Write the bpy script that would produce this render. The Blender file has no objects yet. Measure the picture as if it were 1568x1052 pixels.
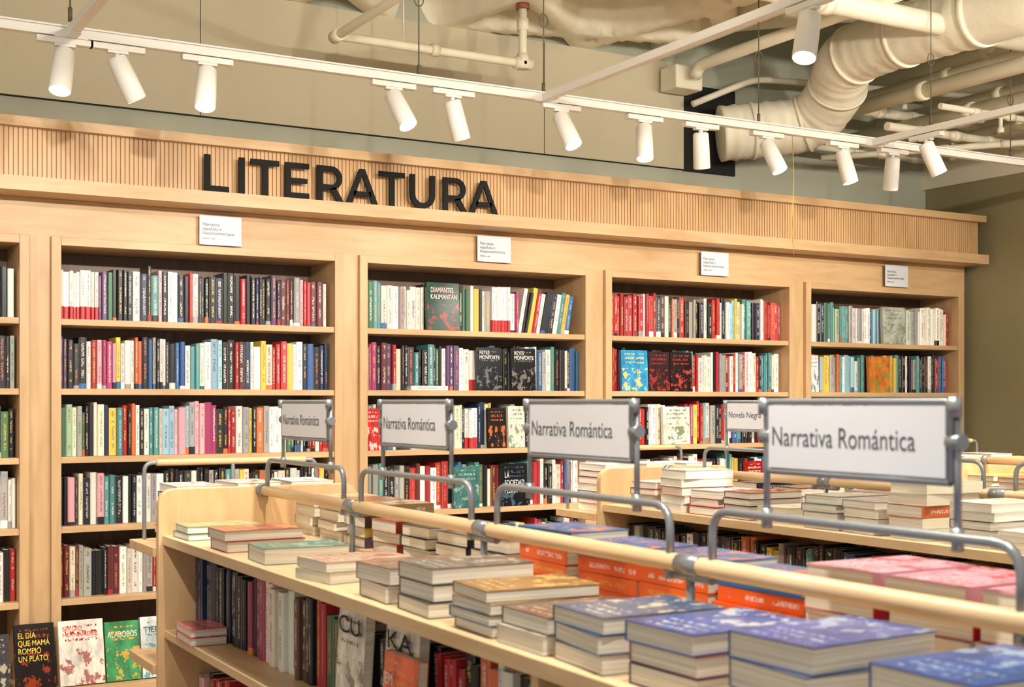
import bpy, math, random
from mathutils import Matrix, Vector, Euler
R=random.Random(7)
H=1.5
scene=bpy.context.scene
def lin(c):
    return tuple(((x/12.92) if x<=0.04045 else ((x+0.055)/1.055)**2.4) for x in c)
def rgb(r,g,b): return lin((r/255,g/255,b/255))
# ---------------------------------------------------------------- materials
def newmat(name):
    m=bpy.data.materials.new(name); m.use_nodes=True
    nt=m.node_tree; b=nt.nodes['Principled BSDF']; return m,nt,b
def simple(name,col,rough=.5,metal=0,noise=0.06,nscale=6,bump=0,bscale=40,emis=0):
    m,nt,b=newmat(name)
    b.inputs['Roughness'].default_value=rough; b.inputs['Metallic'].default_value=metal
    tc=nt.nodes.new('ShaderNodeTexCoord'); n=nt.nodes.new('ShaderNodeTexNoise')
    n.inputs['Scale'].default_value=nscale; n.inputs['Detail'].default_value=5
    nt.links.new(tc.outputs['Object'],n.inputs['Vector'])
    r=nt.nodes.new('ShaderNodeValToRGB')
    r.color_ramp.elements[0].position=.3; r.color_ramp.elements[1].position=.7
    r.color_ramp.elements[0].color=(*[max(0,c*(1-noise)) for c in col],1)
    r.color_ramp.elements[1].color=(*[min(1,c*(1+noise)) for c in col],1)
    nt.links.new(n.outputs['Fac'],r.inputs['Fac']); nt.links.new(r.outputs['Color'],b.inputs['Base Color'])
    if bump:
        n2=nt.nodes.new('ShaderNodeTexNoise'); n2.inputs['Scale'].default_value=bscale; n2.inputs['Detail'].default_value=4
        nt.links.new(tc.outputs['Object'],n2.inputs['Vector'])
        bp=nt.nodes.new('ShaderNodeBump'); bp.inputs['Strength'].default_value=bump; bp.inputs['Distance'].default_value=.01
        nt.links.new(n2.outputs['Fac'],bp.inputs['Height']); nt.links.new(bp.outputs['Normal'],b.inputs['Normal'])
    if emis:
        b.inputs['Emission Color'].default_value=(*col,1); b.inputs['Emission Strength'].default_value=emis
    return m
def wood(name,c1,c2,scale=(1.2,12,12),rough=.42):
    m,nt,b=newmat(name); b.inputs['Roughness'].default_value=rough
    tc=nt.nodes.new('ShaderNodeTexCoord'); mp=nt.nodes.new('ShaderNodeMapping'); mp.inputs['Scale'].default_value=scale
    n=nt.nodes.new('ShaderNodeTexNoise'); n.inputs['Scale'].default_value=2.2; n.inputs['Detail'].default_value=7; n.inputs['Distortion'].default_value=.8
    nt.links.new(tc.outputs['Object'],mp.inputs['Vector']); nt.links.new(mp.outputs['Vector'],n.inputs['Vector'])
    r=nt.nodes.new('ShaderNodeValToRGB'); r.color_ramp.elements[0].position=.3; r.color_ramp.elements[1].position=.72
    r.color_ramp.elements[0].color=(*c1,1); r.color_ramp.elements[1].color=(*c2,1)
    nt.links.new(n.outputs['Fac'],r.inputs['Fac'])
    nt.links.new(r.outputs['Color'],b.inputs['Base Color'])
    return m
M_wood=wood('birch_wood',rgb(190,154,112),rgb(210,177,134),(1.2,8,8))
M_woodv=wood('birch_wood_vertical',rgb(190,154,112),rgb(208,175,132),(8,8,1.2))
M_woody=wood('birch_wood_lengthwise',rgb(200,169,128),rgb(220,194,154),(8,1.2,8))
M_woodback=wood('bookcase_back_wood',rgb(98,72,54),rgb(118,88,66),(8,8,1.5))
M_slat=wood('fluted_slat_wood',rgb(196,156,110),rgb(208,170,124),(10,10,1.2))
M_slatgap=simple('slat_groove',rgb(160,122,82),.7)
M_black=simple('black_letter',rgb(8,8,9),.85)
M_ink=simple('sign_ink',rgb(66,66,72),.6)
M_metal=simple('grey_tube_metal',rgb(140,145,150),.32,.5,noise=.03)
M_whitepl=simple('sign_white_card',rgb(210,212,218),.35,noise=.015)
M_lampw=simple('white_lamp_metal',rgb(230,228,222),.4,noise=.02)
M_glow=simple('lamp_glow',(1,.95,.85),.5,emis=30)
M_dark=simple('dark_void',rgb(26,26,26),.9)
M_wallbeige=simple('beige_wall',rgb(196,187,160),.8,noise=.05,nscale=1.2,bump=.15)
M_wallgreen=simple('grey_green_wall',rgb(172,174,156),.8,noise=.05,nscale=1.5)
M_olive=simple('olive_wall_panel',rgb(146,138,104),.75,noise=.06,nscale=2)
M_cream=simple('cream_soffit',rgb(228,220,196),.75,noise=.05,nscale=2)
M_ceil=simple('coffer_ceiling_paint',rgb(232,225,202),.8,noise=.12,nscale=3,bump=.4,bscale=18)
M_ceil2=simple('service_void_ceiling',rgb(160,156,132),.85,noise=.15,nscale=2)
M_pipe=simple('painted_pipe',rgb(230,223,200),.55,noise=.05,nscale=8,bump=.1)
M_duct=simple('wrapped_duct',rgb(232,225,204),.6,noise=.1,nscale=5,bump=.5,bscale=14)
M_floor=wood('floor_planks',rgb(150,128,102),rgb(176,152,122),(2,14,1))
def attr(nt,name):
    a=nt.nodes.new('ShaderNodeAttribute'); a.attribute_name=name; return a
def math_(nt,op,a,b=None):
    n=nt.nodes.new('ShaderNodeMath'); n.operation=op
    for i,x in enumerate((a,b)):
        if x is None: continue
        if isinstance(x,(int,float)): n.inputs[i].default_value=x
        else: nt.links.new(x,n.inputs[i])
    return n.outputs[0]
def bookmat(name,kind):
    m,nt,b=newmat(name); b.inputs['Roughness'].default_value=.38 if kind=='spine' else .2
    col=attr(nt,'Col'); ink=attr(nt,'Ink')
    uv=nt.nodes.new('ShaderNodeUVMap'); uv.uv_map='UVMap'
    sp=nt.nodes.new('ShaderNodeSeparateXYZ'); nt.links.new(uv.outputs['UV'],sp.inputs[0])
    fu=math_(nt,'FRACT',sp.outputs[0]); fv=math_(nt,'FRACT',sp.outputs[1])
    def noise(scale,detail=2,rough=.5):
        mp=nt.nodes.new('ShaderNodeMapping'); nt.links.new(uv.outputs['UV'],mp.inputs['Vector']); mp.inputs['Scale'].default_value=(*scale,1)
        nz=nt.nodes.new('ShaderNodeTexNoise'); nt.links.new(mp.outputs['Vector'],nz.inputs['Vector'])
        nz.inputs['Scale'].default_value=1; nz.inputs['Detail'].default_value=detail; nz.inputs['Roughness'].default_value=rough
        return nz.outputs['Fac']
    src=col.outputs['Color']
    if kind=='spine':
        g=math_(nt,'GREATER_THAN',noise((4.2,58)),.5)
        du=math_(nt,'ABSOLUTE',math_(nt,'SUBTRACT',fu,.5))
        mu=math_(nt,'LESS_THAN',du,.17)
        g2=math_(nt,'GREATER_THAN',noise((.15,4.5)),.45)
        mv=math_(nt,'MULTIPLY',math_(nt,'GREATER_THAN',fv,.14),math_(nt,'LESS_THAN',fv,.94))
        mask=math_(nt,'MULTIPLY',math_(nt,'MULTIPLY',g,mu),math_(nt,'MULTIPLY',mv,g2))
        mask=math_(nt,'MULTIPLY',mask,.8)
    else:
        g=math_(nt,'MULTIPLY',math_(nt,'GREATER_THAN',noise((4.0,4.6),5,.68),.54),.8)
        low=math_(nt,'LESS_THAN',fv,.56)
        art=math_(nt,'MULTIPLY',g,low)
        t=math_(nt,'GREATER_THAN',noise((26,14)),.52)
        rows=math_(nt,'LESS_THAN',math_(nt,'FRACT',math_(nt,'MULTIPLY',fv,9)),.5)
        up=math_(nt,'MULTIPLY',math_(nt,'GREATER_THAN',fv,.68),math_(nt,'LESS_THAN',fv,.92))
        du=math_(nt,'ABSOLUTE',math_(nt,'SUBTRACT',fu,.5)); mu=math_(nt,'LESS_THAN',du,.36)
        txt=math_(nt,'MULTIPLY',math_(nt,'MULTIPLY',t,rows),math_(nt,'MULTIPLY',up,mu))
        mask=math_(nt,'MAXIMUM',art,txt)
        rp=nt.nodes.new('ShaderNodeValToRGB'); e=rp.color_ramp.elements
        e[0].position=.32; e[0].color=(.35,.35,.4,1); e[1].position=.7; e[1].color=(1.7,1.65,1.55,1)
        nt.links.new(noise((3.1,2.3),5,.65),rp.inputs['Fac'])
        mm=nt.nodes.new('ShaderNodeMix'); mm.data_type='RGBA'; mm.blend_type='MULTIPLY'; mm.inputs[0].default_value=.7
        nt.links.new(src,mm.inputs[6]); nt.links.new(rp.outputs['Color'],mm.inputs[7]); src=mm.outputs[2]
    mx=nt.nodes.new('ShaderNodeMix'); mx.data_type='RGBA'
    nt.links.new(mask,mx.inputs[0]); nt.links.new(src,mx.inputs[6]); nt.links.new(ink.outputs['Color'],mx.inputs[7])
    nt.links.new(mx.outputs[2],b.inputs['Base Color'])
    return m
M_spine=bookmat('book_spine','spine'); M_cover=bookmat('book_cover_art','cover')
def pagemat():
    m,nt,b=newmat('book_pages'); b.inputs['Roughness'].default_value=.8
    tc=nt.nodes.new('ShaderNodeTexCoord'); mp=nt.nodes.new('ShaderNodeMapping'); mp.inputs['Scale'].default_value=(3,3,420)
    n=nt.nodes.new('ShaderNodeTexNoise'); n.inputs['Scale'].default_value=1
    nt.links.new(tc.outputs['Object'],mp.inputs['Vector']); nt.links.new(mp.outputs['Vector'],n.inputs['Vector'])
    r=nt.nodes.new('ShaderNodeValToRGB'); r.color_ramp.elements[0].position=.35; r.color_ramp.elements[1].position=.65
    r.color_ramp.elements[0].color=(*rgb(208,200,182),1); r.color_ramp.elements[1].color=(*rgb(240,235,221),1)
    nt.links.new(n.outputs['Fac'],r.inputs['Fac']); nt.links.new(r.outputs['Color'],b.inputs['Base Color']); return m
M_page=pagemat()
BOOKM=[M_spine,M_page,M_cover]
# ---------------------------------------------------------------- mesh builder
class MB:
    def __init__(s): s.v=[];s.f=[];s.m=[];s.c=[];s.k=[];s.u=[];s.s=[];s.col=False
    def face(s,pts,mat=0,col=(1,1,1),ink=None,uv=None,smooth=False):
        b=len(s.v); s.v+= [tuple(p) for p in pts]; s.f.append(tuple(range(b,b+len(pts)))); s.m.append(mat)
        s.c.append(col); s.k.append(ink or col); s.u.append(uv or [(0,0)]*len(pts)); s.s.append(smooth)
    def box(s,a,b,mat=0,M=None,col=(1,1,1)):
        x0,y0,z0=a;x1,y1,z1=b
        P=[Vector(p) for p in ((x0,y0,z0),(x1,y0,z0),(x1,y1,z0),(x0,y1,z0),(x0,y0,z1),(x1,y0,z1),(x1,y1,z1),(x0,y1,z1))]
        if M is not None: P=[M@p for p in P]
        base=len(s.v); s.v+=[tuple(p) for p in P]
        for f in ((0,3,2,1),(4,5,6,7),(0,1,5,4),(1,2,6,5),(2,3,7,6),(3,0,4,7)):
            s.f.append(tuple(base+i for i in f)); s.m.append(mat); s.c.append(col); s.k.append(col); s.u.append([(0,0)]*4); s.s.append(False)
    def grid(s,rings,mat=0,closed=True,caps=True,smooth=True):
        base=len(s.v); n=len(rings[0])
        for r in rings: s.v+=[tuple(p) for p in r]
        for i in range(len(rings)-1):
            for j in range(n if closed else n-1):
                k=(j+1)%n
                s.f.append((base+i*n+j,base+i*n+k,base+(i+1)*n+k,base+(i+1)*n+j)); s.m.append(mat); s.c.append((1,1,1)); s.k.append((1,1,1)); s.u.append([(0,0)]*4); s.s.append(smooth)
        if caps:
            for st in (0,(len(rings)-1)*n):
                idx=[base+st+j for j in range(n)]
                if st==0: idx.reverse()
                s.f.append(tuple(idx)); s.m.append(mat); s.c.append((1,1,1)); s.k.append((1,1,1)); s.u.append([(0,0)]*n); s.s.append(False)
    def tube(s,pts,r,mat=0,seg=12,fil=0,rad=None,M=None):
        pts=[Vector(p) for p in pts]
        if fil:
            q=[pts[0]]
            for i in range(1,len(pts)-1):
                a,b,c=pts[i-1],pts[i],pts[i+1]
                fa=min(fil,(a-b).length*.49); fc=min(fil,(c-b).length*.49)
                p0=b+(a-b).normalized()*fa; p1=b+(c-b).normalized()*fc
                for t in range(7):
                    t/=6; q.append(p0*(1-t)**2+b*2*t*(1-t)+p1*t*t)
            q.append(pts[-1]); pts=q
        if M is not None: pts=[M@p for p in pts]
        rings=[]; prev=None
        for i,p in enumerate(pts):
            if i==0: t=pts[1]-p
            elif i==len(pts)-1: t=p-pts[i-1]
            else: t=(pts[i+1]-p).normalized()+(p-pts[i-1]).normalized()
            t.normalize()
            if prev is None:
                n=t.orthogonal().normalized()
            else:
                n=(prev-t*prev.dot(t)).normalized()
            prev=n; b=t.cross(n)
            rr=rad[i] if rad else r
            rings.append([p+(n*math.cos(2*math.pi*j/seg)+b*math.sin(2*math.pi*j/seg))*rr for j in range(seg)])
        s.grid(rings,mat)
    def build(s,name,mats,parent=None,books=False,bevel=0):
        me=bpy.data.meshes.new(name); me.from_pydata(s.v,[],s.f)
        for m in mats: me.materials.append(m)
        me.polygons.foreach_set('material_index',s.m); me.polygons.foreach_set('use_smooth',s.s)
        if books:
            uvl=me.uv_layers.new(name='UVMap'); fl=[]
            for u in s.u:
                for p in u: fl+= [p[0],p[1]]
            uvl.data.foreach_set('uv',fl)
            for nm,src in (('Col',s.c),('Ink',s.k)):
                a=me.color_attributes.new(name=nm,type='FLOAT_COLOR',domain='CORNER'); fl=[]
                for i,f in enumerate(s.f):
                    fl+= [*src[i],1.0]*len(f)
                a.data.foreach_set('color',fl)
        me.update()
        o=bpy.data.objects.new(name,me); scene.collection.objects.link(o)
        if parent: o.parent=parent
        if bevel:
            b=o.modifiers.new('bevel','BEVEL'); b.width=bevel; b.segments=2; b.limit_method='ANGLE'
        return o
def empty(name,loc=(0,0,0)):
    e=bpy.data.objects.new(name,None); e.location=loc; e.empty_display_size=.1; scene.collection.objects.link(e); return e
def text(name,body,loc,rot,w,h,mat,parent=None,ext=.0005,off=0,align='LEFT',space=1.0):
    c=bpy.data.curves.new(name,'FONT'); c.body=body; c.size=.1; c.extrude=0; c.offset=off; c.space_line=.95; c.align_x=align
    c.space_character=space
    o=bpy.data.objects.new(name,c); scene.collection.objects.link(o); o.data.materials.append(mat)
    bpy.context.view_layer.update()
    bb=[Vector(p) for p in o.bound_box]; W=max(p.x for p in bb)-min(p.x for p in bb); Hh=max(p.y for p in bb)-min(p.y for p in bb)
    sx=w/W; sy=h/Hh
    c.extrude=ext
    o.scale=(sx,sy,1)
    mx=min(p.x for p in bb); my=min(p.y for p in bb)
    o.rotation_euler=rot
    o.location=Vector(loc)-rot.to_matrix()@Vector((mx*sx,my*sy,0))
    if parent: o.parent=parent
    return o
ROT_B=Euler((math.pi/2,0,0)); ROT_L=Euler((math.pi/2,0,-math.pi/2))
# ---------------------------------------------------------------- palette
PAL={'W':(234,232,224),'C':(226,216,192),'K':(28,28,32),'N':(34,46,78),'R':(170,40,44),'P':(218,168,172),'M':(166,54,102),
'B':(52,98,150),'T':(84,146,146),'G':(66,110,78),'Y':(216,188,80),'O':(206,108,62),'S':(158,158,154),'D':(92,68,52),'L':(150,190,206),
'V':(94,64,104),'U':(100,38,42),'w':(237,235,228),'g':(172,196,172),'k':(54,54,60),'r':(190,68,66),'p':(232,204,206)}
def pc(ch,j=.1):
    r,g,b=PAL[ch]; f=1+R.uniform(-j,j); return rgb(*[max(0,min(255,x*f+R.uniform(-6,6))) for x in (r,g,b)])
def inkfor(col):
    l=.3*col[0]+.6*col[1]+.1*col[2]
    if l>.3: return rgb(*R.choice([(50,50,58),(150,50,50),(60,76,110),(90,90,90)]))
    return rgb(*R.choice([(226,222,210),(226,222,210),(214,180,80),(200,200,204),(206,120,80)]))
CNT=[0]
def spinebook(mb,M,w,h,dep,col,ink,band=None,bandcol=None):
    CNT[0]+=1; n=CNT[0]; ou=(n%97)*3; ov=(n%61)*2
    c=min(.004,w*.2)
    prof=[(0,dep),(0,c),(w*.2,0),(w*.8,0),(w,c),(w,dep)]
    zs=[(0,1,col,ink)]
    if band: zs=[(0,band,bandcol,bandcol),(band,1,col,ink)]
    for z0,z1,cc,ii in zs:
        for i in range(5):
            a,b=prof[i],prof[i+1]
            pts=[M@Vector((a[0],a[1],z0*h)),M@Vector((b[0],b[1],z0*h)),M@Vector((b[0],b[1],z1*h)),M@Vector((a[0],a[1],z1*h))]
            if i in(1,2,3):
                uv=[(ou+.001+.998*a[0]/w,ov+.001+.998*z0),(ou+.001+.998*b[0]/w,ov+.001+.998*z0),(ou+.001+.998*b[0]/w,ov+.001+.998*z1),(ou+.001+.998*a[0]/w,ov+.001+.998*z1)]
                mb.face(pts,0,cc,ii,uv)
            else: mb.face(pts,0,cc,cc)
    mb.box((.0012,.003,0),(w-.0012,dep-.003,h-.003),1,M,(1,1,1))
def row(mb,M,width,seq,hm=.225,hv=.018,dep=.15,leanend=0,wmin=.013,wmax=.034,gap=None):
    x=0.002; last=None; hh=hm
    while True:
        w=R.uniform(wmin,wmax)
        if x+w>width-.002: break
        ch=seq[min(len(seq)-1,int(x/width*len(seq)))]
        if ch==' ': x+=.02; last=None; continue
        if ch!=last: hh=hm+R.uniform(-hv,hv*.7); last=ch
        if ch not in 'w' and R.random()<.12: ch=R.choice('WWCSK')
        h=hh+R.uniform(-.006,.006)*(1 if R.random()<.6 else 2.6)
        col=pc(ch); ink=inkfor(col); band=None;bc=None
        if ch=='w': band=.27; bc=rgb(180,40,44)
        elif R.random()<.25: band=R.choice([.07,.1,.14]); bc=pc(R.choice('WRKSBOW'))
        if R.random()<.2: ink=col
        if ch in 'wRT' and R.random()<.6: w=min(w,.024)
        y=R.uniform(0,.02)
        if leanend and x>width-leanend:
            a=math.radians(9+3*R.random()); L=M@Matrix.Translation((x,y,w*math.sin(a)))@Matrix.Rotation(a,4,'Y'); adv=w/math.cos(a)+.001
            if x+w+h*math.sin(a)>width: break
        else:
            L=M@Matrix.Translation((x,y,0)); adv=w+.0010
        spinebook(mb,L,w,h,dep,col,ink,band,bc); x+=adv
def faceout(mb,M,w,h,t,col,ink,tilt=.08):
    CNT[0]+=1; n=CNT[0]; ou=(n%89)*3; ov=(n%53)*2
    L=M@Matrix.Rotation(-tilt,4,'X')
    def q(p): return L@Vector(p)
    mb.face([q((0,0,0)),q((w,0,0)),q((w,0,h)),q((0,0,h))],2,col,ink,[(ou+.001,ov+.001),(ou+.999,ov+.001),(ou+.999,ov+.999),(ou+.001,ov+.999)])
    mb.face([q((0,t,0)),q((0,0,0)),q((0,0,h)),q((0,t,h))],0,col,col)
    mb.face([q((w,t,0)),q((0,t,0)),q((0,t,h)),q((w,t,h))],0,col,col)
    mb.box((.001,.001,.002),(w-.002,t-.001,h-.002),1,L)
def flatbook(mb,M,L,W,t,col,ink,spine=1):
    CNT[0]+=1; n=CNT[0]; ou=(n%89)*3; ov=(n%53)*2; c=.0014
    mb.box((-L/2,-W/2,0),(L/2,W/2,c),0,M,col)
    mb.box((-L/2,-W/2,t-c),(L/2,W/2,t),0,M,col)
    y0,y1=-W/2+.002,W/2-.002
    if spine>0: y1=W/2-c
    else: y0=-W/2+c
    mb.box((-L/2+.002,y0,c),(L/2-.002,y1,t-c),1,M)
    ys=(W/2-c,W/2) if spine>0 else (-W/2,-W/2+c)
    mb.box((-L/2,ys[0],c),(L/2,ys[1],t-c),0,M,col)
    yy=ys[1]+.0003 if spine>0 else ys[0]-.0003
    A=[(-L/2,yy,.001),(L/2,yy,.001),(L/2,yy,t-.001),(-L/2,yy,t-.001)]
    uv=[(ou+.999,ov+.001),(ou+.999,ov+.999),(ou+.001,ov+.999),(ou+.001,ov+.001)]
    if spine>0: A=[A[1],A[0],A[3],A[2]]
    mb.face([M@Vector(p) for p in A],0,col,ink,uv)
    T=[(-L/2,-W/2,t+.0003),(L/2,-W/2,t+.0003),(L/2,W/2,t+.0003),(-L/2,W/2,t+.0003)]
    uv=[(ou+.001,ov+.999),(ou+.001,ov+.001),(ou+.999,ov+.001),(ou+.999,ov+.999)]
    mb.face([M@Vector(p) for p in T],2,col,ink,uv)
def stack(name,x,y,z,n,t,cols,inks,L=.23,W=.155,rot=0,sp=None,jit=.006):
    mb=MB(); zz=z
    for i in range(n):
        tt=t*R.uniform(.92,1.08); col=cols[i%len(cols)]; ink=inks[i%len(inks)]
        M=Matrix.Translation((x+R.uniform(-jit,jit),y+R.uniform(-jit,jit),zz+.0004))@Matrix.Rotation(math.radians(rot+R.uniform(-4,4)),4,'Z')
        s=sp if sp else (1 if R.random()<.75 else -1)
        flatbook(mb,M,L,W,tt,col,ink,s); zz+=tt+.001
    return mb.build(name,BOOKM,books=True)
# ---------------------------------------------------------------- room shell
XL,XR=-3.6,7.0
mb=MB(); mb.box((XL-.2,-2.5,-.1),(XR+.2,6.6,0)); mb.build('floor',[M_floor])
mb=MB(); mb.box((XL-.2,6.4,0),(XR+.2,6.6,4.1),0); mb.box((XL,6.388,2.92),(4.9,6.4,3.56),1); mb.box((XL,6.387,2.914),(4.9,6.4,2.92),2)
mb.box((4.9,6.385,2.91),(5.3,6.4,3.44),2)  # flat dark plate, its colour standing in for shade inside the duct opening
for x in (-1.2,1.9,3.9): mb.box((x,6.3875,2.92),(x+.004,6.4,3.56),2)
mb.build('wall_back',[M_wallgreen,M_wallbeige,M_dark])
mb=MB(); mb.box((XR,-2.5,0),(XR+.2,6.4,2.96),0); mb.box((XR-.03,-2.5,2.96),(XR+.2,6.4,4.1),1)
mb.build('wall_right',[M_olive,M_cream])
CY0=.4
def coffer(x,y):
    s=.86; d=9
    for a in (12,72,132):
        r=math.radians(a); q=(x*math.cos(r)+y*math.sin(r))/s+.21
        d=min(d,abs((q%1)-.5)*s)
    t=max(0,min(1,(d-.055)/.06)); t=t*t*(3-2*t); return t*.26
mb=MB(); st=.034; nx=int((4.7-XL)/st); ny=int((6.4-CY0)/st)
rings=[]
for i in range(nx+1):
    x=XL+(4.7-XL)*i/nx
    rings.append([(x,CY0+(6.4-CY0)*j/ny,3.56+coffer(x,CY0+(6.4-CY0)*j/ny)) for j in range(ny+1)])
mb.grid(rings,0,closed=False,caps=False)
mb.box((XL-.2,CY0,3.86),(4.66,6.4,3.96)); mb.box((4.66,CY0,3.56),(4.72,6.4,4.1))
mb.build('ceiling',[M_ceil,M_ceil2])
mb=MB(); mb.box((4.72,CY0,4.05),(XR+.2,6.4,4.15),1); mb.build('ceiling.001',[M_ceil,M_ceil2])
# ---------------------------------------------------------------- wall bookcases
SH=[1.867,1.558,1.255,.946,.625,.264]
def bayx(k): xl=1.160+1.468*k; return xl,xl+1.293
ks=[-3,-2,-1,0,1,2,3]
order=[0,1,2,3,-1,-2,-3]
for k in order:
    xl,xr=bayx(k); mb=MB()
    mb.box((xl-.042,5.985,.12),(xl,6.33,2.228),1); mb.box((xr,5.985,.12),(xr+.042,6.33,2.228),1)
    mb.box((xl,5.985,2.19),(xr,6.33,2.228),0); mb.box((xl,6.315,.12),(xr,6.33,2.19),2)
    for z in SH: mb.box((xl,5.995,z-.028),(xr,6.315,z),0)
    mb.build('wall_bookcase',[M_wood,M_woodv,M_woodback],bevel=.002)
mb=MB(); mb.box((XL,6.012,2.229),(XR-.06,6.36,2.394),0)
for k in ks:
    xl,xr=bayx(k)
    a=xr+.042+.001; b=xr+.042+.09 if k<3 else XR-.06
    mb.box((a,6.012,.0),(b,6.36,2.229),1)
mb.box((XL,6.012,0),(XR-.06,6.36,.119),0)
mb.build('trim_bookcase_wall_panel',[M_wood,M_woodv])
mb=MB(); mb.box((XL,5.80,.225),(XR-.06,5.983,.2625),0); mb.box((XL,5.83,0),(XR-.06,5.983,.225),0)
mb.build('display_ledge',[M_wood])
mb=MB(); XE=XR-.09
mb.box((XL,5.877,2.455),(XE,6.36,2.67),1)
x=XL
while x<XE-.015:
    mb.box((x,5.872,2.4551),(x+.0150,5.8775,2.6699),0); x+=.0195
y=5.90
while y<6.34:
    mb.box((XE-.001,y,2.4551),(XE+.005,y+.015,2.6699),0); y+=.0195
mb.box((XL,5.835,2.67),(XE+.035,6.36,2.712),2); mb.box((XL,5.815,2.395),(XE+.035,6.36,2.455),2)
mb.build('fluted_frieze',[M_slat,M_slatgap,M_wood])
# geometric sans capitals standing on the front of the ledge
e=empty('wall_letters_sign',(1.752,5.824,2.4556))
S=.165; HL=.166
def poly(mb,P,y0=-.007,y1=.007):
    n=len(P); A=[((OX[0]+p[0])*HL,y0,p[1]*HL) for p in P]; B=[((OX[0]+p[0])*HL,y1,p[1]*HL) for p in P]
    mb.face(A); mb.face(list(reversed(B)))
    for i in range(n):
        j=(i+1)%n; mb.face([A[j],A[i],B[i],B[j]])
def strip(mb,path,w0):
    n=len(path); Lf=[];Rt=[]
    for i,p in enumerate(path):
        if i==0: d=Vector(path[1])-Vector(p)
        elif i==n-1: d=Vector(p)-Vector(path[i-1])
        else: d=(Vector(path[i+1])-Vector(p)).normalized()+(Vector(p)-Vector(path[i-1])).normalized()
        d.normalize(); nn=Vector((-d.y,d.x))*w0/2
        Lf.append(Vector(p)+nn); Rt.append(Vector(p)-nn)
    for i in range(n-1): poly(mb,[Lf[i],Lf[i+1],Rt[i+1],Rt[i]])
OX=[0]
def rect(mb,x0,z0,x1,z1): poly(mb,[(x0,z0),(x1,z0),(x1,z1),(x0,z1)])
def arc(cx,cz,r,a0,a1,n=16): return [(cx+r*math.cos(math.radians(a0+(a1-a0)*i/n)),cz+r*math.sin(math.radians(a0+(a1-a0)*i/n))) for i in range(n+1)]
def letter(mb,ch):
    if ch=='L': rect(mb,0,0,S,1); rect(mb,S,0,.68,S*.95); return .68
    if ch=='I': rect(mb,0,0,S,1); return S
    if ch=='T': rect(mb,0,1-S*.9,.82,1); rect(mb,.41-S/2,0,.41+S/2,1-S*.9); return .82
    if ch=='E':
        rect(mb,0,0,S,1)
        rect(mb,S,0,.70,S*.95); rect(mb,S,.5-S*.42,.64,.5+S*.42); rect(mb,S,1-S*.9,.70,1); return .70
    if ch=='R':
        rect(mb,0,0,S,1); r=(.68)/2; st=S*.9; c=1-r
        strip(mb,[(S,1-st/2),(.42,1-st/2)]+arc(.42,c,r-st/2,90,-90)[1:]+[(S,1-2*r+st/2)],st)
        poly(mb,[(.38,.35),(.56,.40),(.80,0),(.61,0)]); return .80
    if ch=='A':
        w=.98; poly(mb,[(0,0),(.175,0),(w/2+.0,.83),(w/2-.085,1)]); poly(mb,[(w-.175,0),(w,0),(w/2+.085,1),(w/2,.83)])
        poly(mb,[(w/2-.085,1),(w/2,.83),(w/2+.085,1)]); rect(mb,.22,.21,w-.22,.21+S*.85); return w
    if ch=='U':
        w=.82; r=w/2-S/2
        strip(mb,[(S/2,1),(S/2,r+S/2)]+arc(w/2,r+S/2-.0,r,180,360)[1:]+[(w-S/2,1)],S); return w
gaps={'LI':.28,'IT':.17,'TE':.18,'ER':.24,'RA':.09,'AT':.04,'TU':.17,'UR':.27}
mb=MB(); word='LITERATURA'
wd={'L':.68,'I':S,'T':.82,'E':.70,'R':.80,'A':.98,'U':.82}
nat=sum(wd[c_] for c_ in word)+sum(gaps[word[i:i+2]] for i in range(9))
sc=1.525/HL/nat
for i,ch in enumerate(word):
    OX[0]+=letter(mb,ch)
    if i<9: OX[0]+=gaps[word[i:i+2]]
lo=mb.build('letters',[M_black],e); lo.scale=(sc,1,1)
for k in (0,1,2,3,-1,-2):
    xl,xr=bayx(k); xc=(xl+xr)/2+.07
    e=empty('shelf_label_card',(xc,5.99,2.229))
    mb=MB(); mb.box((-.1,-.012,0.0005),(.1,-.008,.138),0); mb.box((-.1,-.03,0.0005),(.1,-.012,.004),0)
    mb.build('card',[M_whitepl],e)
    text('card_text','Narrativa\nespañola e\nhispanoamericana',(-.085,-.0125,.045),ROT_B,.15,.06,M_ink,e,ext=.0003)
    text('card_subtext','Alfabético - autor',(-.085,-.0125,.028),ROT_B,.06,.008,M_ink,e,ext=.0003)
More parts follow.
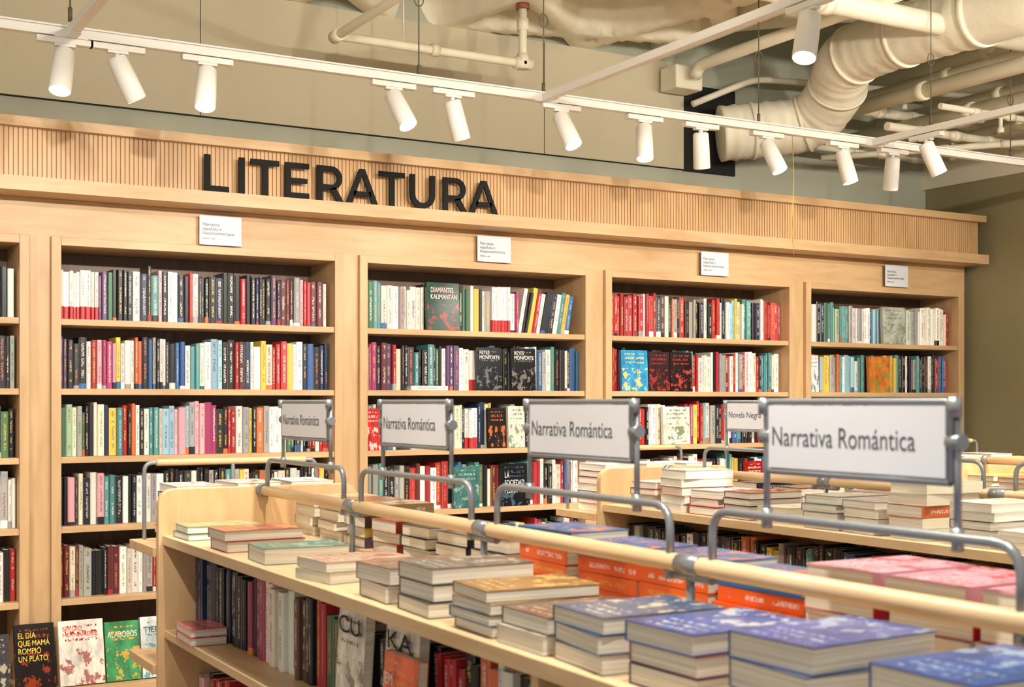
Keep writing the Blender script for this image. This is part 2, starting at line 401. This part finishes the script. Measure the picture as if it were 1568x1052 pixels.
SEQ={
(0,0):"wwwwwwVGKKKKNSTPSWKKRTkKKNKKKRKNKKVKUUSPRUUUW",
(0,1):"VKkKWRPMPYWWOKBSWKKBNTTWWLLKKRUNWOYRRrYWWNBKRNK",
(0,2):"GgCGKCNYTRKOTTTTLLPLPPPMMKKRWSYKOYWNWGKWKRWRP",
(0,3):"KPkKWPTKWKWWSWKKKkKKWKKTRYKKOKWKKWKKRYK",
(0,4):"UUUKKKUWCWWSRBLLWKKRKWBBKKRKWYKRKWBGTK",
(1,0):"GYTWWWWWWWWWKNGKKKBKGWYKWWwwwwWMWKYRWKNWTYBNKG",
(1,1):"RMKUVRCKkTKTKGKVVWWwwRKNKKKNKKWTWBSWTKWNBB",
(1,2):"WCKRWTKNWKRYWTKKWWRwwNBYKKKSKNKKWWRKBTKWRK",
(1,3):"KSTKKRkYRURWRRKWBTRTGKURRKKkNTRRWKWCRBWN",
(1,4):"KRKWBTKRWKNNTNBTTNKRWKBWYKRKGKNWRK",
(2,0):"RRRRRRRRRRRKDDOkRKTSKWKKRWKWLYWTTKNWRRrrR",
(2,1):"RRMKLLBTKRKKRRKKGTTRWWWKRSRWRSRWWRKTTCWW",
(2,2):"YKCGWWRKWWWKSKNMYRTWSKRWBTKKWRWKRKW",
(2,3):"KRWBKRWKNUWRKWRRKKWTYKRKWBGKK",
(2,4):"KRKWBTKRWKNNTWKRWKBWYKRKGKNWRK",
(3,0):"KWKNGTgTTTWWWWBLLWKSKSSgSSWWWWWWRW",
(3,1):"WWRLYYSOTLLWTTGTKKYOYTKWKSTNKGKRBRY",
(3,2):"KRWBKRWKNUWRKWRRKKWTYKRKWBGKK",
(3,3):"KWKNGTgTTTWWWWBLLWKSKSSgSSWWWWWWRW",
(3,4):"RRMKLLBTKRKKRRKKGTTRWWWKRSRWRSRWWRKTTCWW",
(-1,0):"WKRTYKNRWKWKRYWKKWKNUWCKKKKWYKRKKW",
(-1,1):"KWRKTYKBWKRNKWWKRUKRKBWKRUWUKRKS",
(-1,2):"KWRKTYKBWKRNKWWKRUKRKBWKOKYKDKGK",
(-1,3):"KWRKTYKBWKRNKWWKRUKRKBWKWWNWKWSW",
(-1,4):"KWRKTYKBWKRNKWWKRUKRKBWKWRRKWWKR",
}
FO={
(1,0):[(2.967,.186,.245,(20,60,50),(160,50,40))],
(1,1):[(3.255,.15,.225,(22,24,30),(110,116,124)),(3.465,.15,.225,(22,24,30),(130,122,114))],
(1,2):[(2.625,.08,.21,(190,40,40),(230,220,210)),(3.325,.105,.21,(30,26,28),(200,110,60)),(3.447,.1,.22,(214,214,200),(90,110,90))],
(1,3):[(3.12,.15,.215,(60,110,110),(150,170,160)),(3.40,.165,.225,(20,20,26),(70,100,120))],
(1,4):[(3.49,.15,.2,(24,90,130),(220,224,226)),(3.66,.15,.2,(20,60,100),(230,200,120))],
(2,1):[(4.175,.18,.23,(48,140,190),(230,200,100)),(4.363,.145,.225,(50,30,32),(160,50,46)),(4.515,.155,.225,(40,26,28),(190,70,60))],
(2,2):[(4.463,.19,.215,(226,222,206),(80,110,70))],
(2,3):[(5.07,.13,.2,(170,30,34),(230,220,200))],
(3,0):[(6.19,.2,.235,(170,176,164),(120,130,120))],
(3,1):[(5.568,.075,.225,(226,226,222),(60,100,130)),(6.07,.18,.225,(206,120,50),(110,150,70))],
}
for k in order:
    xl,xr=bayx(k); mb=MB()
    for i in range(5):
        s=SEQ.get((k,i))
        if not s:
            s=''.join(R.choice('WKRNBTWKKYUSCGOWw') for _ in range(38))
        M=Matrix.Translation((xl,6.045,SH[i]+.0006))
        row(mb,M,xr-xl,s,leanend={(1,0):.40}.get((k,i),0),hm=.226 if i else .232)
        for (fx,w,h,c1,c2) in FO.get((k,i),[]):
            faceout(mb,Matrix.Translation((fx,6.003,SH[i]+.0014)),w,h,.022,rgb(*c1),rgb(*c2),tilt=.05)
    if k==1:
        flatbook(mb,Matrix.Translation((2.98,6.035,SH[1]+.0008)),.21,.06,.022,rgb(230,226,216),rgb(180,40,44),-1)
    o=mb.build('shelf_books',BOOKM,books=True)
M_txtw=simple('title_white',rgb(235,232,225),.5); M_txtr=simple('title_red',rgb(214,50,44),.5); M_txty=simple('title_yellow',rgb(236,206,60),.5)
tp=empty('cover_titles',(0,0,0))
def ttl(body,x,y,z,w,h,mat): text('title',body,(x,y,z),ROT_B,w,h,mat,tp,ext=.0002)
ttl('DIAMANTES\nKALIMANTÁN',2.985,6.002,1.867+.16,.15,.06,M_txtw)
ttl('REYES\nMONFORTE',3.27,6.003,1.558+.165,.12,.045,M_txtw)
ttl('REYES\nMONFORTE',3.48,6.003,1.558+.165,.12,.045,M_txtw)
ttl('LA\nSOCIEDAD\nPLUMA',3.42,6.0,.946+.07,.12,.11,M_txtw)
ttl('ARTURO',3.5,6.003,.625+.13,.12,.03,M_txtw); ttl('ARTURO',3.67,6.003,.625+.13,.12,.03,M_txtw)
def display(items,name):
    mb=MB()
    for (x,w,h,c1,c2) in items:
        faceout(mb,Matrix.Translation((x,5.86,.2685)),w,h,.022,rgb(*c1),rgb(*c2),tilt=.24)
    mb.build(name,BOOKM,books=True)
L0=[(.78,.15,.245,(60,60,66),(190,180,160)),(.950,.165,.28,(24,20,22),(150,60,30)),(1.133,.19,.28,(226,222,212),(150,40,44)),(1.330,.15,.26,(60,140,90),(220,170,60)),(1.487,.15,.27,(206,218,216),(60,130,140))]
x=1.66
while x<6.7:
    w=R.uniform(.14,.17); L0.append((x,w,R.uniform(.21,.25),PAL[R.choice('KWRNBTYUG')],PAL[R.choice('WSYCOP')])); x+=w+.02
x=-3
while x<.6:
    w=R.uniform(.14,.17); L0.append((x,w,R.uniform(.21,.25),PAL[R.choice('KWRNBTYUG')],PAL[R.choice('WSYCOP')])); x+=w+.02
display(L0,'display_ledge_books')
def ttl2(body,x,z,w,h,mat):
    rot=Euler((math.pi/2-.24,0,0))
    yy=5.86+z*math.sin(.24)-.0012; zz=.2685+z*math.cos(.24)
    text('title',body,(x,yy-.001,zz),rot,w,h,mat,tp,ext=.0002)
ttl2('EL DÍA\nQUE MAMÁ\nROMPIÓ\nUN PLATO',.965,.12,.13,.13,M_txty)
ttl2('SERGIO\nHERNÁNDEZ',1.15,.21,.15,.045,M_txtr); ttl2('ALABOBOS',1.34,.19,.13,.026,M_txtw); ttl2('TIERRA',1.5,.2,.12,.026,M_ink)
# ---------------------------------------------------------------- low bookcases (tables)
TOP=1.08
def lowcase(x0,y1,y0=.2,ncent=3.73,nsign=5,seqs=(),signtext='Narrativa Romántica',w=.65,extra=None):
    x1=x0+w; xc=(x0+x1)/2; mb=MB()
    mb.box((x0,y0,TOP-.03),(x1,y1,TOP),0)
    mb.box((xc-.012,y0,.1),(xc+.012,y1,TOP-.03),1)
    for z in (.783,.44,.10): mb.box((x0+.005,y0,z-.025),(x1-.005,y1,z),0)
    mb.box((x0+.04,y0,0),(x1-.04,y1,.075),1)
    y=y1-2.25
    while y>y0+.4:
        mb.box((x0+.01,y-.012,.1),(x1-.01,y+.012,TOP-.03),1); y-=1.12
    ov=.012
    for ya in (y1,y0-.03):
        prof=[(x0-ov,0),(x1+ov,0)]
        r=.05; zt=TOP+.145
        for a in range(0,91,15): prof.append((x1+ov-r+r*math.cos(math.radians(a)),zt-r+r*math.sin(math.radians(a))))
        for a in range(90,181,15): prof.append((x0-ov+r+r*math.cos(math.radians(a)),zt-r+r*math.sin(math.radians(a))))
        mb.grid([[(p[0],ya,p[1]) for p in prof],[(p[0],ya+.03,p[1]) for p in prof]],1,smooth=False)
    o=mb.build('low_bookcase',[M_woody,M_woodv],bevel=.002)
    mb=MB(); zr=H-.288; zf=H-.187
    mb.tube([(xc,y1-.002,zr),(xc,y0+.002,zr)],.0165,0,20)
    for i in range(nsign):
        c=ncent-.757*i
        path=[(xc,c+.318,zr-.012),(xc,c+.318,zf),(xc,c-.318,zf),(xc,c-.318,zr-.012)]
        mb.tube(path,.0075,1,12,fil=.045)
        g=c-.318-.06
        mb.tube([(xc,c-.318,zr-.03),(xc,c-.318,zr-.012)],.011,1,10)
        mb.tube([(xc,c-.318,zr-.02),(xc,c-.318-.121,zr-.02)],.009,1,10)
        mb.tube([(xc,g,zr-.02),(xc,g,TOP+.001)],.008,1,10)
        mb.tube([(xc,g,TOP+.004),(xc,g,TOP+.0005)],.025,1,16)
        mb.tube([(xc,g-.03,zr),(xc,g+.03,zr)],.0185,1,20)
    mb.tube([(xc,y1-.001,zr),(xc,y1-.03,zr)],.022,1,16)
    if y1-.03>ncent+.32: mb.tube([(xc,ncent+.318,zr-.012),(xc,y1-.02,zr-.012)],.009,1,10)
    mb.build('guard_rail',[M_woody,M_metal])
    for i in range(nsign):
        c=ncent-.757*i-.014
        e=empty('section_sign',(xc,c,H-.056)); mb=MB(); hw=.188; hh=.056
        mb.box((-.005,-hw+.006,-hh+.006),(.005,hw-.006,hh-.006),0)
        fr=.0055
        mb.tube([(0,-hw,-hh),(0,hw,-hh),(0,hw,hh),(0,-hw,hh),(0,-hw,-hh)],fr,1,10,fil=.01)
        for s in (-1,1):
            mb.tube([(.004,s*(hw+.008),-.148),(.004,s*(hw+.008),.05)],.0055,1,12)
            mb.tube([(.004,s*(hw+.008),-.15),(.004,s*(hw+.008),-.118)],.009,1,14)
            mb.tube([(.004,s*(hw-.006),.0),(.004,s*(hw+.018),.0)],.012,1,14)
            mb.tube([(-.002,s*(hw+.008),.035),(-.002,s*(hw+.008),.062)],.01,1,12)
        mb.build('frame',[M_whitepl,M_metal],e)
        text('lettering',signtext,(-.0054,hw-.016,-.014),ROT_L,.3 if len(signtext)>14 else .19,.030,M_ink,e,ext=.0003,off=-.0007)
    for side,zz in (('L',.783),('L',.44),('R',.783),('R',.44)):
        sb=MB()
        if side=='L': base=Matrix(((0,1,0,x0+.10),(-1,0,0,y1-.01),(0,0,1,zz+.0006),(0,0,0,1)))
        else: base=Matrix(((0,-1,0,x1-.10),(1,0,0,y0+.01),(0,0,1,zz+.0006),(0,0,0,1)))
        s=seqs[0] if (side=='L' and zz>.7) else ''.join(R.choice(seqs[1]) for _ in range(70))
        L=y1-y0-.03
        segs=[]; d=2.25; prev=0
        while d<L:
            if y1-d>y0+.4: segs.append((prev,d-.02)); prev=d+.02
            d+=1.12
        segs.append((prev,L))
        for a,b in segs:
            sub=s[int(a/L*len(s)):max(int(a/L*len(s))+1,int(b/L*len(s)))]
            Mx=base@Matrix.Translation((a,0,0)) if side=='L' else base@Matrix.Translation((L-b,0,0))
            row(sb,Mx,b-a,sub,hm=.215,hv=.02,dep=.15,wmin=.02,wmax=.045)
        if extra and side=='L' and zz>.7: extra(sb)
        sb.build('low_bookcase_books',BOOKM,books=True)
s1="NNNKNKKkMMpCWMDKRGCWRKKWWKKRRKOWKTYUTkSBYRWKTYKRWBTKRWMKYWRBTKW"
def side_face(mb,x,ycen,z,w,h,c1,c2):
    M=Matrix(((0,1,0,x),(-1,0,0,ycen+w/2),(0,0,1,z),(0,0,0,1)))
    faceout(mb,M,w,h,.022,rgb(*c1),rgb(*c2),tilt=.06)
def ex1(sb):
    side_face(sb,1.165,2.77,.785,.155,.235,(222,220,214),(60,60,62))
    side_face(sb,1.165,2.5,.785,.165,.235,(226,222,212),(60,50,50))
    side_face(sb,1.14,2.45,.785,.165,.19,(222,96,50),(232,140,100))
lowcase(1.10,4.10,seqs=(s1,'KNWRMPTYUCS'),extra=ex1)
text('title','CU',(1.170,2.83,.784+.185),ROT_L,.12,.04,M_black,tp,ext=.0002)
text('title','KA',(1.170,2.56,.784+.19),ROT_L,.12,.04,M_black,tp,ext=.0002)
text('title','JEM\nMAÑANA\nY SIEMPRE',(1.1405,2.52,.784+.06),ROT_L,.14,.09,M_txtw,tp,ext=.0002)
s2="KKKkKKWKKKkKOKYKKTKKBKKRKKKkYKKKUKKKKWKKOKKKKRKKKKKNKKYKRKKKKBKKW"
lowcase(3.0,4.45,y0=.6,ncent=3.88,nsign=5,seqs=(s2,'KKNWRUKkYBS'),signtext='Novela Negra')
lowcase(4.95,4.45,y0=.6,ncent=3.88,nsign=5,seqs=(s2,'KWRTYBNKWGOP'),signtext='Novela Negra')
for (x0,ye) in ((1.10,4.131),(3.0,4.481),(4.95,4.481)):
    mb=MB(); x1=x0+.65
    for z in (H-.46,H-.83,.3):
        mb.box((x0-.022,ye,z-.03),(x1+.022,ye+.3,z),0)
    mb.box((x0,ye+.0,0),(x1,ye+.02,1.0),1)
    zr=H-.205; yr=ye+.27
    mb.tube([(x0+.06,yr,zr),(x1-.06,yr,zr)],.011,0,14)
    for xa,s in ((x0+.06,-1),(x1-.06,1),((x0+x1)/2,0)):
        mb.tube([(xa+s*.04,yr,H-.46),(xa+s*.04,yr,zr),(xa-s*.03,yr,zr)] if s else [(xa,yr,H-.46),(xa,yr,zr)],.007,2,10,fil=.03)
    mb.build('end_display_shelf',[M_wood,M_woodv,M_metal],bevel=.004)
    for i in range(3):
        stack('book_stack',x0+.13+.2*i,ye+.13,H-.46,7,.027,[pc('W'),pc('R'),pc('K')],[pc('K'),pc('W')],L=.15,W=.22,rot=0)
def c(*a): return rgb(*a)
zt=TOP+.0003
LEFT=[
(4.05,2,.020,[c(60,110,120),c(130,150,120)],[c(220,190,80)],0),
(3.69,2,.028,[c(176,60,54),c(170,80,72)],[c(200,170,110)],0),
(3.36,1,.04,[c(70,140,130)],[c(180,200,190)],0),
(2.97,2,.024,[c(196,200,170),c(190,170,150)],[c(120,150,140),c(180,90,80)],8),
(2.62,2,.036,[c(120,80,60),c(140,110,90)],[c(60,40,34)],0),
(2.415,3,.031,[c(70,66,64),c(70,66,64),c(100,94,88)],[c(180,170,150)],0),
(2.17,4,.0205,[c(150,140,110),c(40,80,120),c(200,180,140),c(150,112,60)],[c(90,80,60),c(214,186,110)],-2),
(1.99,2,.031,[c(190,184,170),c(110,80,66)],[c(190,150,110)],2),
(1.81,3,.029,[c(150,140,120),c(80,100,130),c(66,90,126)],[c(210,200,170),c(206,130,80)],-3),
(1.61,3,.032,[c(40,60,110),c(150,80,70),c(40,76,150)],[c(190,196,200),c(190,96,76)],3),
(1.375,3,.037,[c(44,60,110),c(110,120,140),c(44,74,148)],[c(150,170,200),c(200,120,90)],0),
(1.11,3,.037,[c(60,90,150),c(80,100,140),c(46,86,160)],[c(150,180,210)],0),
(.88,3,.034,[c(60,90,150),c(50,80,140),c(52,86,150)],[c(200,180,160)],0),
(.66,2,.034,[c(180,60,60)],[c(230,220,200)],0),
]
for (yf,n,t,cols,inks,rot) in LEFT:
    stack('book_stack',1.12+.118,yf-.08,zt,n,t,cols,inks,rot=rot,sp=1)
PK=([c(196,30,54),c(230,224,220),c(200,34,60),c(238,170,188)],[c(204,14,52)])
RIGHT=[
(4.0,4,.029,[c(220,210,190),c(200,180,150)],[c(150,60,50)],0,1),
(3.80,4,.030,[c(226,220,206),c(130,100,60)],[c(90,60,50)],0,1),
(3.60,4,.030,[c(90,60,100),c(210,180,70),c(60,40,36),c(150,120,80)],[c(230,220,200)],0,-1),
(3.40,3,.030,[c(170,60,50),c(210,190,150)],[c(230,220,200)],4,-1),
(3.20,3,.03,[c(40,34,36),c(50,40,44)],[c(200,150,120)],0,1),
(3.00,3,.03,[c(40,34,36),c(50,40,44)],[c(200,150,120)],0,-1),
(2.80,3,.03,[c(60,50,60),c(30,40,60)],[c(170,100,60)],0,1),
(1.64,4,.037,PK[0],PK[1],0,-1),(1.46,4,.037,PK[0],PK[1],0,-1),(1.28,4,.036,PK[0],PK[1],0,-1),(1.10,4,.036,PK[0],PK[1],0,-1),(.92,4,.036,PK[0],PK[1],0,-1),
]
for (yf,n,t,cols,inks,rot,sp) in RIGHT:
    stack('book_stack',1.75-.135,yf-.08,zt,n,t,cols,inks,rot=rot,sp=sp,L=.225)
OB=[c(226,92,30),c(226,96,34),c(222,90,30),c(36,98,160)]
OI=[c(220,170,60),c(220,170,60),c(220,226,230),c(232,120,60)]
for (yc,n,t) in ((2.49,4,.033),(2.25,4,.032),(2.01,4,.031),(1.78,4,.028)):
    stack('book_stack',1.585,yc-.02,zt,n,t,OB,OI,rot=-90,sp=-1,L=.215,W=.155)
stack('book_stack',1.155,3.86,.7835,2,.022,[c(200,80,100),c(214,110,120)],[c(236,190,190)],L=.11,W=.17,sp=1)
for x0,ys in ((3.0,4.3),(4.95,4.3)):
    for side in (0,1):
        y=ys
        while y>.9:
            n=R.choice([2,3,3,4,5]); t=R.uniform(.022,.034)
            top=pc(R.choice('WRKNYOWBSCRT')); base=pc(R.choice('WCWSWKR'))
            stack('book_stack',x0+.145 if side==0 else x0+.65-.14,y-.08,zt,n,t,[base,base,top][:3],[inkfor(top)],rot=R.uniform(-4,4),sp=1 if R.random()<.75 else -1)
            y-=R.choice([.18,.19,.2,.24])
# ---------------------------------------------------------------- lighting tracks and spots
ZT=2.858; YT=5.0
mb=MB()
mb.box((XL,YT-.018,ZT-.014),(6.95,YT+.018,ZT+.018))
mb.box((XL,YT-.03,ZT+.018),(6.95,YT-.018,ZT+.024)); mb.box((XL,YT+.018,ZT+.018),(6.95,YT+.03,ZT+.024))
YN=2.6  # extra track out of view, added to hold the wall-wash heads
mb.box((XL,YN-.018,ZT-.014),(6.95,YN+.018,ZT+.018))
for X in (-1.05,1.0,3.05,5.07):
    mb.box((X-.018,YT+.0181,ZT-.013),(X+.018,YT+.04,ZT+.018)) 
    mb.box((X-.018,YN+.018,ZT-.0139),(X+.018,YT-.018,ZT+.018)); mb.box((X-.018,CY0,ZT-.0139),(X+.018,YN-.018,ZT+.018))
    mb.box((X-.06,YT-.022,ZT-.018),(X+.06,YT+.022,ZT-.0135)); mb.box((X-.022,YT-.1,ZT-.0175),(X+.022,YT-.02,ZT-.0135))
mb.build('lighting_track',[M_lampw])
M_rod=simple('dark_rod',rgb(90,84,66),.5)
for (x,y) in ((2.43,YT),(3.05,YT),(.98,YT-.1),(4.3,YT),(5.07,4.6),(6.15,YT)):
    mb=MB()
    mb.tube([(x,y,ZT+.02),(x,y,3.555 if x<4.7 else 4.045)],.003,0,6)
    mb.tube([(x+.022*math.cos(a),y,ZT+.35+.03*math.sin(a)) for a in [i*math.pi/6 for i in range(13)]],.003,0,6)
    mb.tube([(x,y,ZT+.02),(x,y,ZT+.07)],.008,0,8)
    mb.build('track_suspension_rod',[M_rod])
def spot(x,y,r,t,power,along='X',aim=None,ang=75,blend=.7):
    d=Vector((.866*r-.5*t,-.5*r-.866*t,-1)).normalized() if aim is None else Vector(aim).normalized()
    up=d.z>0
    s=-1 if up else 1
    e=empty('track_spotlight',(x,y,ZT-.018 if not up else ZT+.022))
    mb=MB()
    ax=(.1,.017) if along=='X' else (.017,.1)
    def bx(a,b,m):
        z=sorted((a[2]*s,b[2]*s)); mb.box((a[0],a[1],z[0]),(b[0],b[1],z[1]),m)
    bx((-ax[0],-ax[1],-.022),(ax[0],ax[1],-.0005),0)
    bx((-ax[0]*.3-.008,-ax[1]*.3-.008,-.032),(ax[0]*.3+.008,ax[1]*.3+.008,-.022),0)
    mb.tube([(0,0,-.03*s),(0,0,-.06*s)],.011,0,10)
    q=Vector((0,0,-1)).rotation_difference(d).to_matrix().to_4x4()
    M=Matrix.Translation((0,0,-.055*s))@q
    def ring(r,z): return [M@Vector((r*math.cos(2*math.pi*j/28),r*math.sin(2*math.pi*j/28),z)) for j in range(28)]
    zb=.012
    mb.grid([ring(.030,zb+.0),ring(.0375,zb-.008),ring(.040,-.08),ring(.0405,-.158),ring(.039,-.1605),ring(.037,-.158),ring(.036,-.153)],0,caps=False)
    mb.grid([ring(.001,zb+.001),ring(.030,zb)],0,caps=False)
    mb.grid([ring(.036,-.153),ring(.001,-.1525)],1,caps=False)
    mb.build('head',[M_lampw,M_glow],e)
    L=bpy.data.lights.new('lamp','SPOT'); L.energy=power; L.spot_size=math.radians(ang); L.spot_blend=blend; L.shadow_soft_size=.03; L.color=(1,.91,.785)
    o=bpy.data.objects.new('lamp',L); scene.collection.objects.link(o); o.parent=e
    o.location=M@Vector((0,0,-.165)); o.rotation_euler=q.to_euler()
P=45
for (x,r,t) in ((.98,0,.34),(1.172,.42,-.3),(1.515,.03,.34),(2.31,.5,.36),(2.591,.25,-.3),(3.139,.42,.4),(3.602,0,.28),(3.938,.08,-.3),(4.352,.4,.3),(4.862,.25,.1),(5.223,0,-.3),(.3,0,-.3),(-.8,0,-.3)):
    spot(x,YT,r,t,P)
spot(5.07,4.63,.5,-.1,P,'Y'); spot(3.05,3.29,-.2,.34,P*1.3,'Y')
for x in (-1.6,.2,1.5,2.6,3.7,4.7,5.7):
    spot(x,YN,0,0,182,aim=(.05,1.0,-.58),ang=70,blend=.35)  # wall-wash heads added out of view to light the bookcases frontally
for (X,ys) in ((1.0,(1.2,2.0,3.2)),(3.05,(1.6,2.3)),(5.07,(1.6,3.2,3.8))):
    for y in ys: spot(X,y,0,0,105,'Y',aim=(.3,.05,-1),ang=95)  # extra heads added out of view to light the tables from above
for x in (-.6,1.2,2.3,3.4,4.4,5.3,6.2):
    spot(x,YN,0,0,82,aim=(.12,1.0,.42 if x<4 else .5),ang=110,blend=.8)  # upturned heads added out of view to brighten the ceiling
# ---------------------------------------------------------------- pipes and ducts
mb=MB()
mb.tube([(2.40,2.0,3.25),(2.40,5.83,3.25),(3.43,5.83,3.25),(3.43,5.83,3.555)],.022,0,12,fil=.03)
for p,q in (((2.40,5.79,3.25),(2.40,5.87,3.25)),((3.38,5.83,3.25),(3.48,5.83,3.25)),((3.43,5.83,3.22),(3.43,5.83,3.3)),((3.43,5.83,3.42),(3.43,5.83,3.48)),((2.9,5.83,3.25),(2.94,5.83,3.25))):
    mb.tube([p,q],.031,0,12)
mb.tube([(3.43,5.83,3.53),(3.43,5.83,3.559)],.036,1,12)
mb.tube([(2.75,5.83,3.25),(2.75,5.83,3.555)],.004,0,6); 
mb.build('sprinkler_pipe',[M_pipe,simple('rusty_fitting',rgb(130,70,50),.6)])
ctrl=[(5.06,6.235,3.125),(5.28,6.11,3.15),(5.50,5.95,3.19),(5.5,5.72,3.32),(5.38,5.5,3.44),(5.35,5.2,3.47),(5.35,4.8,3.47),(5.35,4.2,3.46),(5.35,2.5,3.46)]
def cr(P,n=14):
    out=[];P=[Vector(p) for p in P];P=[2*P[0]-P[1]]+P+[2*P[-1]-P[-2]]
    for i in range(1,len(P)-2):
        for k in range(n):
            t=k/n;a,b,c_,d=P[i-1:i+3]
            out.append(.5*((2*b)+(c_-a)*t+(2*a-5*b+4*c_-d)*t*t+(3*b-a-3*c_+d)*t**3))
    out.append(P[-2]); return out
pts=cr(ctrl); rad=[]
for i,p in enumerate(pts):
    rad.append(.165+.004*(1 if (i%5==0) else 0)+.003*math.sin(i*1.7))
mb=MB(); mb.tube(pts,0,0,28,rad=rad)
for i in (10,26,44,60,76,92):
    mb.tube([pts[i],pts[i+1]],.176,0,28)
mb.build('air_duct',[M_duct])
def pp(pts,r,fil=.06,heads=()):
    mb=MB(); mb.tube(pts,r,0,12,fil=fil)
    a=Vector(pts[0]); b=Vector(pts[-1]); n=3
    if len(pts)==2:
        for i in range(1,n+1):
            p=a.lerp(b,i/(n+1)); d=(b-a).normalized()*.03
            mb.tube([p-d,p+d],r*1.22,0,12)
    for h in heads:
        x,y,z=h
        mb.tube([(x,y,z-.12),(x,y,z)],.012,0,8); mb.tube([(x,y,z-.14),(x,y,z-.11)],.02,0,10)
    mb.build('service_pipe',[M_pipe])
pp([(4.80,6.15,3.42),(4.80,6.1,3.48),(4.80,3.5,3.48)],.035)
pp([(3.6,4.67,3.42),(6.9,4.67,3.42)],.055); pp([(4.8,5.0,3.78),(6.9,5.0,3.78)],.05)
for X,z,r,hd in ((5.85,3.3,.045,()),(6.05,3.42,.03,((6.05,5.7,3.42),)),(6.25,3.22,.05,((6.25,5.15,3.2),)),(6.5,3.36,.035,((6.5,5.5,3.35),)),(6.7,3.2,.03,((6.7,5.9,3.2),)),(6.85,3.34,.03,()),(6.4,3.62,.05,())):
    pp([(X,6.33,z),(X,2.5,z)],r,heads=hd)
for Y,z,r in ((6.15,3.1,.02),(5.9,3.3,.03),(5.55,3.12,.025),(5.3,3.62,.04),(5.15,3.16,.018)):
    pp([(5.75,Y,z),(6.92,Y,z)],r)
pp([(5.0,6.1,3.75),(5.6,5.6,3.78),(6.9,5.3,3.74)],.05,.2)
pp([(4.9,6.3,3.3),(5.3,6.2,3.48),(6.9,5.9,3.5)],.02,.1)
pp([(5.75,6.1,3.02),(6.92,5.2,3.1)],.02)
mb=MB(); mb.box((4.70,6.2,3.36),(4.9,6.36,3.5),0); mb.build('pipe_junction_box',[M_pipe],bevel=.01)
mb=MB()
mb.tube([(4.52,5.0,2.84),(4.53,5.0,2.6),(4.515,5.0,2.4),(4.53,5.0,2.24)],.0022,0,6)
mb.build('hanging_wire',[simple('yellow_wire',rgb(190,160,60),.5)])
# ---------------------------------------------------------------- world, camera
w=bpy.data.worlds.new('World'); scene.world=w; w.use_nodes=True
bg=w.node_tree.nodes['Background']; bg.inputs[0].default_value=(1.0,.96,.88,1); bg.inputs[1].default_value=.68
cam=bpy.data.cameras.new('camera'); co=bpy.data.objects.new('camera',cam); scene.collection.objects.link(co)
co.location=(0,0,H); co.rotation_euler=(math.pi/2,0,-math.radians(30)); cam.sensor_width=36; cam.lens=45.92; cam.shift_y=.0568
cam.dof.use_dof=True; cam.dof.focus_distance=6.8; cam.dof.aperture_fstop=7.0; cam.clip_start=.05
scene.camera=co
scene.view_settings.view_transform='Standard'; scene.view_settings.look='None'
